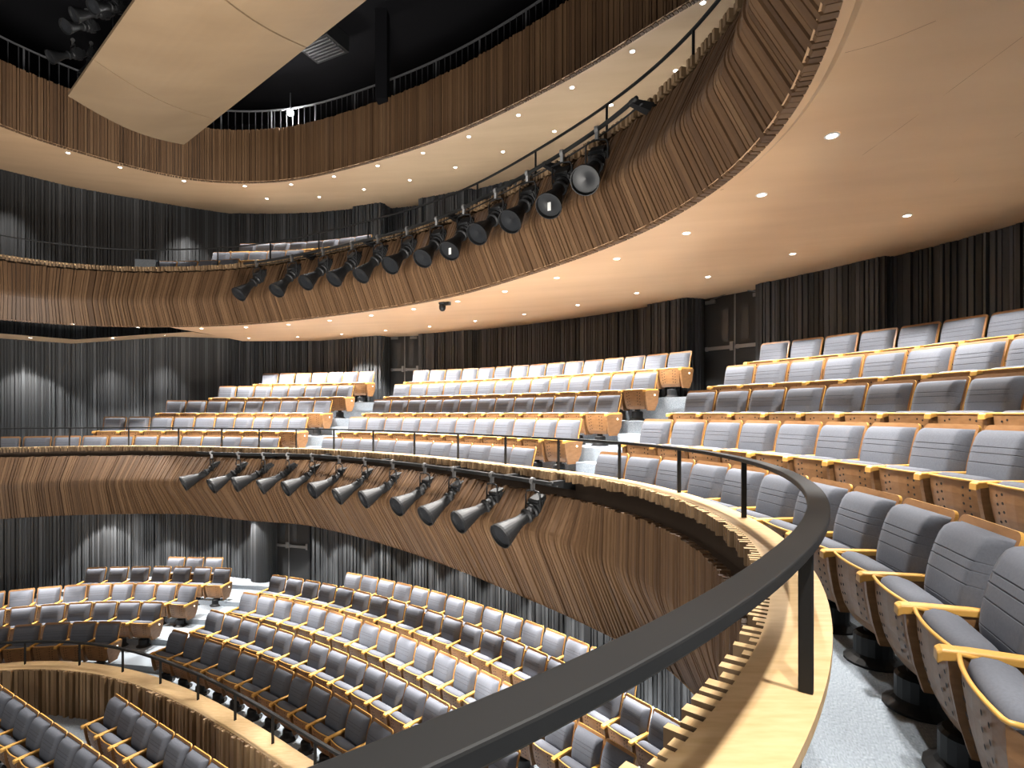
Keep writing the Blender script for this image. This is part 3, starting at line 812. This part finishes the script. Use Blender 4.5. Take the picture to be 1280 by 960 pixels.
# ------------------------------------------------------------------ downlights
DL = []
def downlight_mesh():
    mb = MB(); mb.lathe([(.05, 0), (.05, -.006), (.036, -.008), (.034, -.002)], None, 20, caps=False); ring = mb.build('trim_ring', M['label'])
    mb = MB(); mb.lathe([(.001, -.003), (.034, -.003)], None, 20, caps=False); lens = mb.build('lamp_lens', M['lampwhite'])
    for o in (ring, lens): COL.objects.unlink(o)
    return ring, lens
RING, LENS = downlight_mesh()
def lamp(x, y, z, power, angle, blend=.22, tilt=None, col=(1, .965, .92), size=.04):
    l = bpy.data.lights.new('downlight_lamp', 'SPOT'); l.energy = power; l.spot_size = math.radians(angle); l.spot_blend = blend
    l.shadow_soft_size = size; l.color = col
    o = bpy.data.objects.new('downlight_lamp', l); COL.objects.link(o); o.location = (x, y, z)
    if tilt: o.rotation_euler = tilt
    return o
from mathutils.bvhtree import BVHTree
def down_on(obj, u, v):
    """the point of a soffit seen at a pixel, from its real mesh"""
    t = BVHTree.FromPolygons([tuple(x.co) for x in obj.data.vertices], [tuple(p.vertices) for p in obj.data.polygons])
    d = Vector(((u-640)/F, 1, (HOR-v)/F)).normalized(); h = t.ray_cast(Vector((0, 0, CZ)), d)
    return h[0]
def place_down(obj, lst, word, power, angle, group):
    for i, (u, v) in enumerate(lst):
        p = down_on(obj, u, v)
        if p is None: print('miss', word, u, v); continue
        nm = ORD[i] if i < len(ORD) else str(i)
        root = empty('downlight', (p.x, p.y, p.z-.001), 0, 'small lit downlight, %s from the %s' % (nm, word), 'ceiling light', group)
        for m in (RING, LENS):
            c = m.copy(); COL.objects.link(c); c.parent = root
        if power: lamp(p.x, p.y, p.z-.03, power*(.6 if u > 850 and obj is sof2 else .7 if u > 760 and obj is sof2 else 1), angle)
        DL.append((p.x, p.y, p.z))
IN2 = [(1040,169),(952,243),(858,291),(771,323),(696,347),(631,364),(572,376.5),(517,386),(464,394),(412,400.5),(360.5,405.5),(307.5,409),(252,410.5)]
OUT2 = [(1134,269),(991,317),(885,345.7),(796,366),(722,381),(655,392.5),(594,401),(537,408),(482,413),(427,417.5),(372,421),(311,422.5)]
PW = 560
place_down(sof2, IN2, 'right, inner row under the upper balcony', PW, 92, 'downlights of the inner row under the upper balcony')
place_down(sof2, OUT2, 'right, outer row under the upper balcony', PW, 116, 'downlights of the outer row under the upper balcony')
strips = [o for o in bpy.data.objects if o.name.startswith('ceiling_side_strip')][0]; wstrip = [o for o in bpy.data.objects if o.name.startswith('ceiling_wall_strip')][0]
place_down(wstrip, [(205.5,419),(141,422.5),(38,422)], 'right on the soffit strip beside the left wall', 350, 85, 'downlights beside the left wall')
place_down(strips, [(172,408.8),(91,405)], 'right below the far left upper balcony front', 330, 80, 'downlights at the far left edge')
GI = [(878.6,3),(790.5,64),(715,109),(648,143.7),(586,170.6),(528.7,191),(472,207),(417.5,220.5),(364,230.5),(306,232.5),(230,226),(150,209),(85,191)]
GO = [(844.5,88),(764,131),(693,164),(628.7,189.5),(569,209),(512,225),(455,236.5),(399,246),(333.5,248)]
place_down(sof3, GI, 'right, front row under the top gallery', 400, 48, 'downlights of the front row under the gallery')
place_down(sof3, GO, 'right, back row under the top gallery', 520, 66, 'downlights of the back row under the gallery')
# the same two rows go on over the near seats, above and behind the camera
for k in range(1, 5):
    q = M2.find_u(1030, 0) ; p, n = M2.at(min(M2.L-.4, q + .55 + .95*k), .75); lamp(p.x, p.y, CZ+1.95, PW*(.62, .4, .3, .3)[k-1], 74)
for k in range(4):
    q = M1.find_u(1210, 2.4); p, n = M1.at(min(M1.L-.3, q + .1 + .9*k), 2.42); lamp(p.x, p.y, CZ+2.1, PW*.32, 70)
# downlights on the underside of the middle balcony, which the photo looks down past
for fu, o_, us in ((s1, .42, 0), (s3, .42, 0)):
    ks = sorted(fu); D_ = SD[1] if fu is s1 else SD[3]
    P = [bp(*fu[k], CZ-D_) for k in ks]; cx = polyfit(ks, [p[0] for p in P], 3); cy = polyfit(ks, [p[1] for p in P], 3)
    i = .5
    while i < ks[-1]+1:
        tx, ty = pd(cx, i), pd(cy, i); L = math.hypot(tx, ty); lamp(pv(cx, i)-ty/L*o_, pv(cy, i)+tx/L*o_, CZ-2.42, PW*.9, 68); i += 2.1
for fu, o_, D_ in ((l1, .45, SD[1]), (l3, .45, SD[3])):
    ks = sorted(fu); P = [bp(*fu[k], CZ-D_) for k in ks]; cx = polyfit(ks, [p[0] for p in P], 2); cy = polyfit(ks, [p[1] for p in P], 2)
    i = .5
    while i < ks[-1]+1.5:
        tx, ty = pd(cx, i), pd(cy, i); L = math.hypot(tx, ty); lamp(pv(cx, i)-ty/L*o_, pv(cy, i)+tx/L*o_, CZ-2.42, PW*.9, 68); i += 2.1
# wall washers of the left wall on each level
def wash(u, v, zl, out, power, wallpts, ang=70):
    """a downlight close to the left wall, where the photo shows its pool of light"""
    a, b = wallpts; k = (u-640)/F; d = b-a
    t = (k*a.y - a.x)/(d.x - k*d.y); p = a + d*t; n = Vector((d.y, -d.x)).normalized()
    lamp(p.x+n.x*out, p.y+n.y*out, zl, power, ang, .9)
W1, W2 = (WP[0], WP[1]), (WP[1], WP[2])
wash(30, 470, CZ+1.85, .45, 330, W1); wash(140, 480, CZ+1.95, .5, 330, W2); wash(205, 480, CZ+2.1, .5, 330, W2)
wash(232, 280, CZ+6.1, .55, 520, W2); wash(5, 270, CZ+6.1, .6, 420, W1)
wash(140, 660, CZ-2.25, .5, 300, (WS[1], WS[2])); wash(185, 660, CZ-2.25, .5, 300, (WS[2], WS[3])); wash(322, 660, CZ-2.25, .6, 200, (WS[3], WS[4]))

mb = MB()
for line in ([(1278,46),(1200,104),(1128,158),(1078,194)], [(1056,66),(1090,57),(1122,46),(1170,26)], [(880,247),(905,236)], [(1192,228),(1278,165)]):
    pp = [down_on(sof2, u, v) for u, v in line]
    if all(pp): mb.tube([(p.x, p.y, p.z+.001) for p in pp], .0016, 6)
tag(mb.build('trim_soffit_joints', M['slat_back']), kind='structure')
# ------------------------------------------------------------------ dome camera under the soffit
p = down_on(sof2, 553, 378)
root = empty('dome_camera', (p.x, p.y, p.z), -.5, 'small black dome camera hanging from the soffit over the middle balcony', 'camera')
mb = MB(); mb.lathe([(.07, 0), (.07, -.02), (.045, -.05)], None, 18); mb.box(-.03, .16, -.03, .03, -.06, -.005); mb.build('mount', M['black'], root)
mb = MB(); mb.lathe([(.055, -.04), (.06, -.08), (.055, -.12), (.035, -.15), (.001, -.16)], None, 18); mb.build('dome', M['lens'], root, True)

# ------------------------------------------------------------------ hanging acoustic reflector
HP = CZ + 6.2
A_, B_ = Vector(bp(85, 120, HP)), Vector(bp(230, 181, HP)); C_, D2 = Vector(bp(167, 0, HP)), Vector(bp(462, 0, HP))
dirL = (C_-A_).normalized(); dirR = (D2-B_).normalized(); dirm = (dirL+dirR).normalized()
root = empty('ceiling_reflector', (0, 0, 0), 0, 'large pale wooden ceiling reflector panel hanging at the top left', 'ceiling panel')
LEN = [(0, 1.06), (1.10, 4.35), (4.40, 8.6)]
# seam positions from the photo: left edge (120,80), (258,0) / right edge (272,147), (376,66)
sL = [0, (Vector(bp(120, 80, HP))-A_).length]; sR = [0, (Vector(bp(272, 147, HP))-B_).length, (Vector(bp(376, 66, HP))-B_).length]
cuts = [0, (sL[1]+sR[1])/2, sR[2]+.2, sR[2]+5.5]
for (c0, c1) in zip(cuts, cuts[1:]):
    mb = MB(); nv = 16; na = 8; g = .018 if c0 > 0 else 0
    def P_(a, t):
        # a along the panel, t across 0..1
        e = A_.lerp(B_, t); q = e + dirm*a
        sag = -.16*math.sin(PI*t)
        return (q.x, q.y, HP + sag)
    v = []; f = []
    for i in range(na+1):
        a = c0+g+(c1-c0-2*g)*i/na
        for j in range(nv+1):
            x, y, z = P_(a, j/nv); v += [(x, y, z), (x, y, z+.06)]
    W = (nv+1)*2
    for i in range(na):
        for j in range(nv):
            b = i*W+j*2; f += [(b, b+2, b+W+2, b+W), (b+1, b+W+1, b+W+3, b+3)]
        b = i*W; f.append((b, b+W, b+W+1, b+1)); b = i*W+nv*2; f.append((b, b+1, b+W+1, b+W))
    for i in (0, na):
        for j in range(nv): b = i*W+j*2; f.append((b, b+1, b+3, b+2))
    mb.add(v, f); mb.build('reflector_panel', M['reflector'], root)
mb = MB()
for a in (1.2, 4.0):
    for t in (.2, .8):
        x, y, z = P_(a, t); mb.tube([(x, y, z+.05), (x, y, CZ+8.9)], .008, 6)
mb.build('hanging_cables', M['black'], root)
# spotlights hanging beside the reflector, in the dark
mb_pts = [(95, 62), (112, 25), (118, 66), (128, 8), (146, 0)]
for i, (u, v) in enumerate(mb_pts):
    z = CZ + 6.9; x, y = bp(u-4, v-12, z+.45)
    words = ['dim spotlight lowest beside the reflector edge', 'dim spotlight second from the top beside the reflector', 'bright-faced spotlight tucked against the reflector corner', 'dim spotlight near the top of the picture by the reflector', 'dim spotlight highest beside the reflector edge']
    place_spot(Vector((x, y)), z+.45, .6 if i != 2 else 1.3, .3*math.sin(i*2), words[i], 'spotlights beside the reflector', s=.8)
# bright work lamp on the catwalk
x, y = bp(363, 141, CZ+7.55); 
root = empty('work_lamp', (x, y, CZ+7.55), 0, 'glaring bare white work lamp on the dark catwalk', 'lamp')
mb = MB(); mb.lathe([(.001, -.08), (.055, -.055), (.08, 0), (.055, .055), (.001, .08)], None, 14); mb.build('bulb', M['bright'], root, True)
mb = MB(); mb.lathe([(.03, .03), (.035, .12)], None, 12); mb.tube([(0, 0, .1), (0, 0, .5)], .01); mb.build('socket', M['black'], root)
pl_ = bpy.data.lights.new('work_lamp_light', 'POINT'); pl_.energy = 14; pl_.shadow_soft_size = .05
o = bpy.data.objects.new('work_lamp_light', pl_); COL.objects.link(o); o.location = (x+.0, y-.15, CZ+7.55)
# dark overhead structure
mb = MB(); x, y = bp(478, 60, CZ+8.2); mb.box(x-.13, x+.13, y-.13, y+.13, CZ+7.0, CZ+9.0); mb.build('ceiling_column', M['void'])['kind'] = 'structure'
mb = MB(); mb.box(-20, 14, -12, 24, CZ+9.0, CZ+9.1); mb.build('ceiling', M['void'])['kind'] = 'structure'
x, y = bp(403, 62, CZ+8.6)
root = empty('air_duct', (x, y, CZ+8.6), -.45, 'grey ventilation grille box in the dark above the gallery', 'duct')
mb = MB(); mb.box(-.5, .5, -.35, .35, 0, .38); mb.build('box', M['black'], root); mb = MB()
for k in range(7): mb.box(-.42, .42, -.3+.09*k, -.26+.09*k, -.02, 0)
mb.build('grille', M['dimrail'], root)

# ------------------------------------------------------------------ world, added fill lights, camera
w = bpy.data.worlds.new('hall_ambient'); S.world = w; w.use_nodes = True
w.node_tree.nodes['Background'].inputs[0].default_value = (1, .96, .92, 1); w.node_tree.nodes['Background'].inputs[1].default_value = .12
def area(loc, target, power, sx, sy, col, spread=180):
    l = bpy.data.lights.new('fill_light', 'AREA'); l.shape = 'RECTANGLE'; l.size = sx; l.size_y = sy; l.energy = power; l.color = col; l.spread = math.radians(spread)
    o = bpy.data.objects.new('fill_light', l); COL.objects.link(o); o.location = loc
    o.rotation_euler = (Vector(target)-Vector(loc)).to_track_quat('-Z', 'Y').to_euler(); return o
area((-11, -3.5, CZ+2.5), (-3, 9, CZ), 260, 6, 4, (1, .97, .93))  # added fill standing in for light from the stage
area((-2.0, 1.5, CZ-4.9), (-6.5, 9.0, CZ+5), 1050, 4, 4, (1, .95, .88), 105)  # added uplight at pit level to brighten the soffits
area((-5.5, 4.5, CZ+5.6), (-5.5, 4.6, 0), 140, 3, 3, (1, .97, .93))  # added overhead panel for the hall's general light

cam = bpy.data.cameras.new('camera'); co = bpy.data.objects.new('camera', cam); COL.objects.link(co)
co.location = (0, 0, CZ); co.rotation_euler = (PI/2, 0, 0)
cam.sensor_width = 36; cam.lens = 36*F/1280; cam.shift_y = (HOR-480)/1280; cam.clip_start = .02
S.camera = co
S.view_settings.view_transform = 'Standard'; S.view_settings.look = 'None'; S.view_settings.gamma = 1
S.view_settings.use_curve_mapping = False; S.view_settings.exposure = 0.45
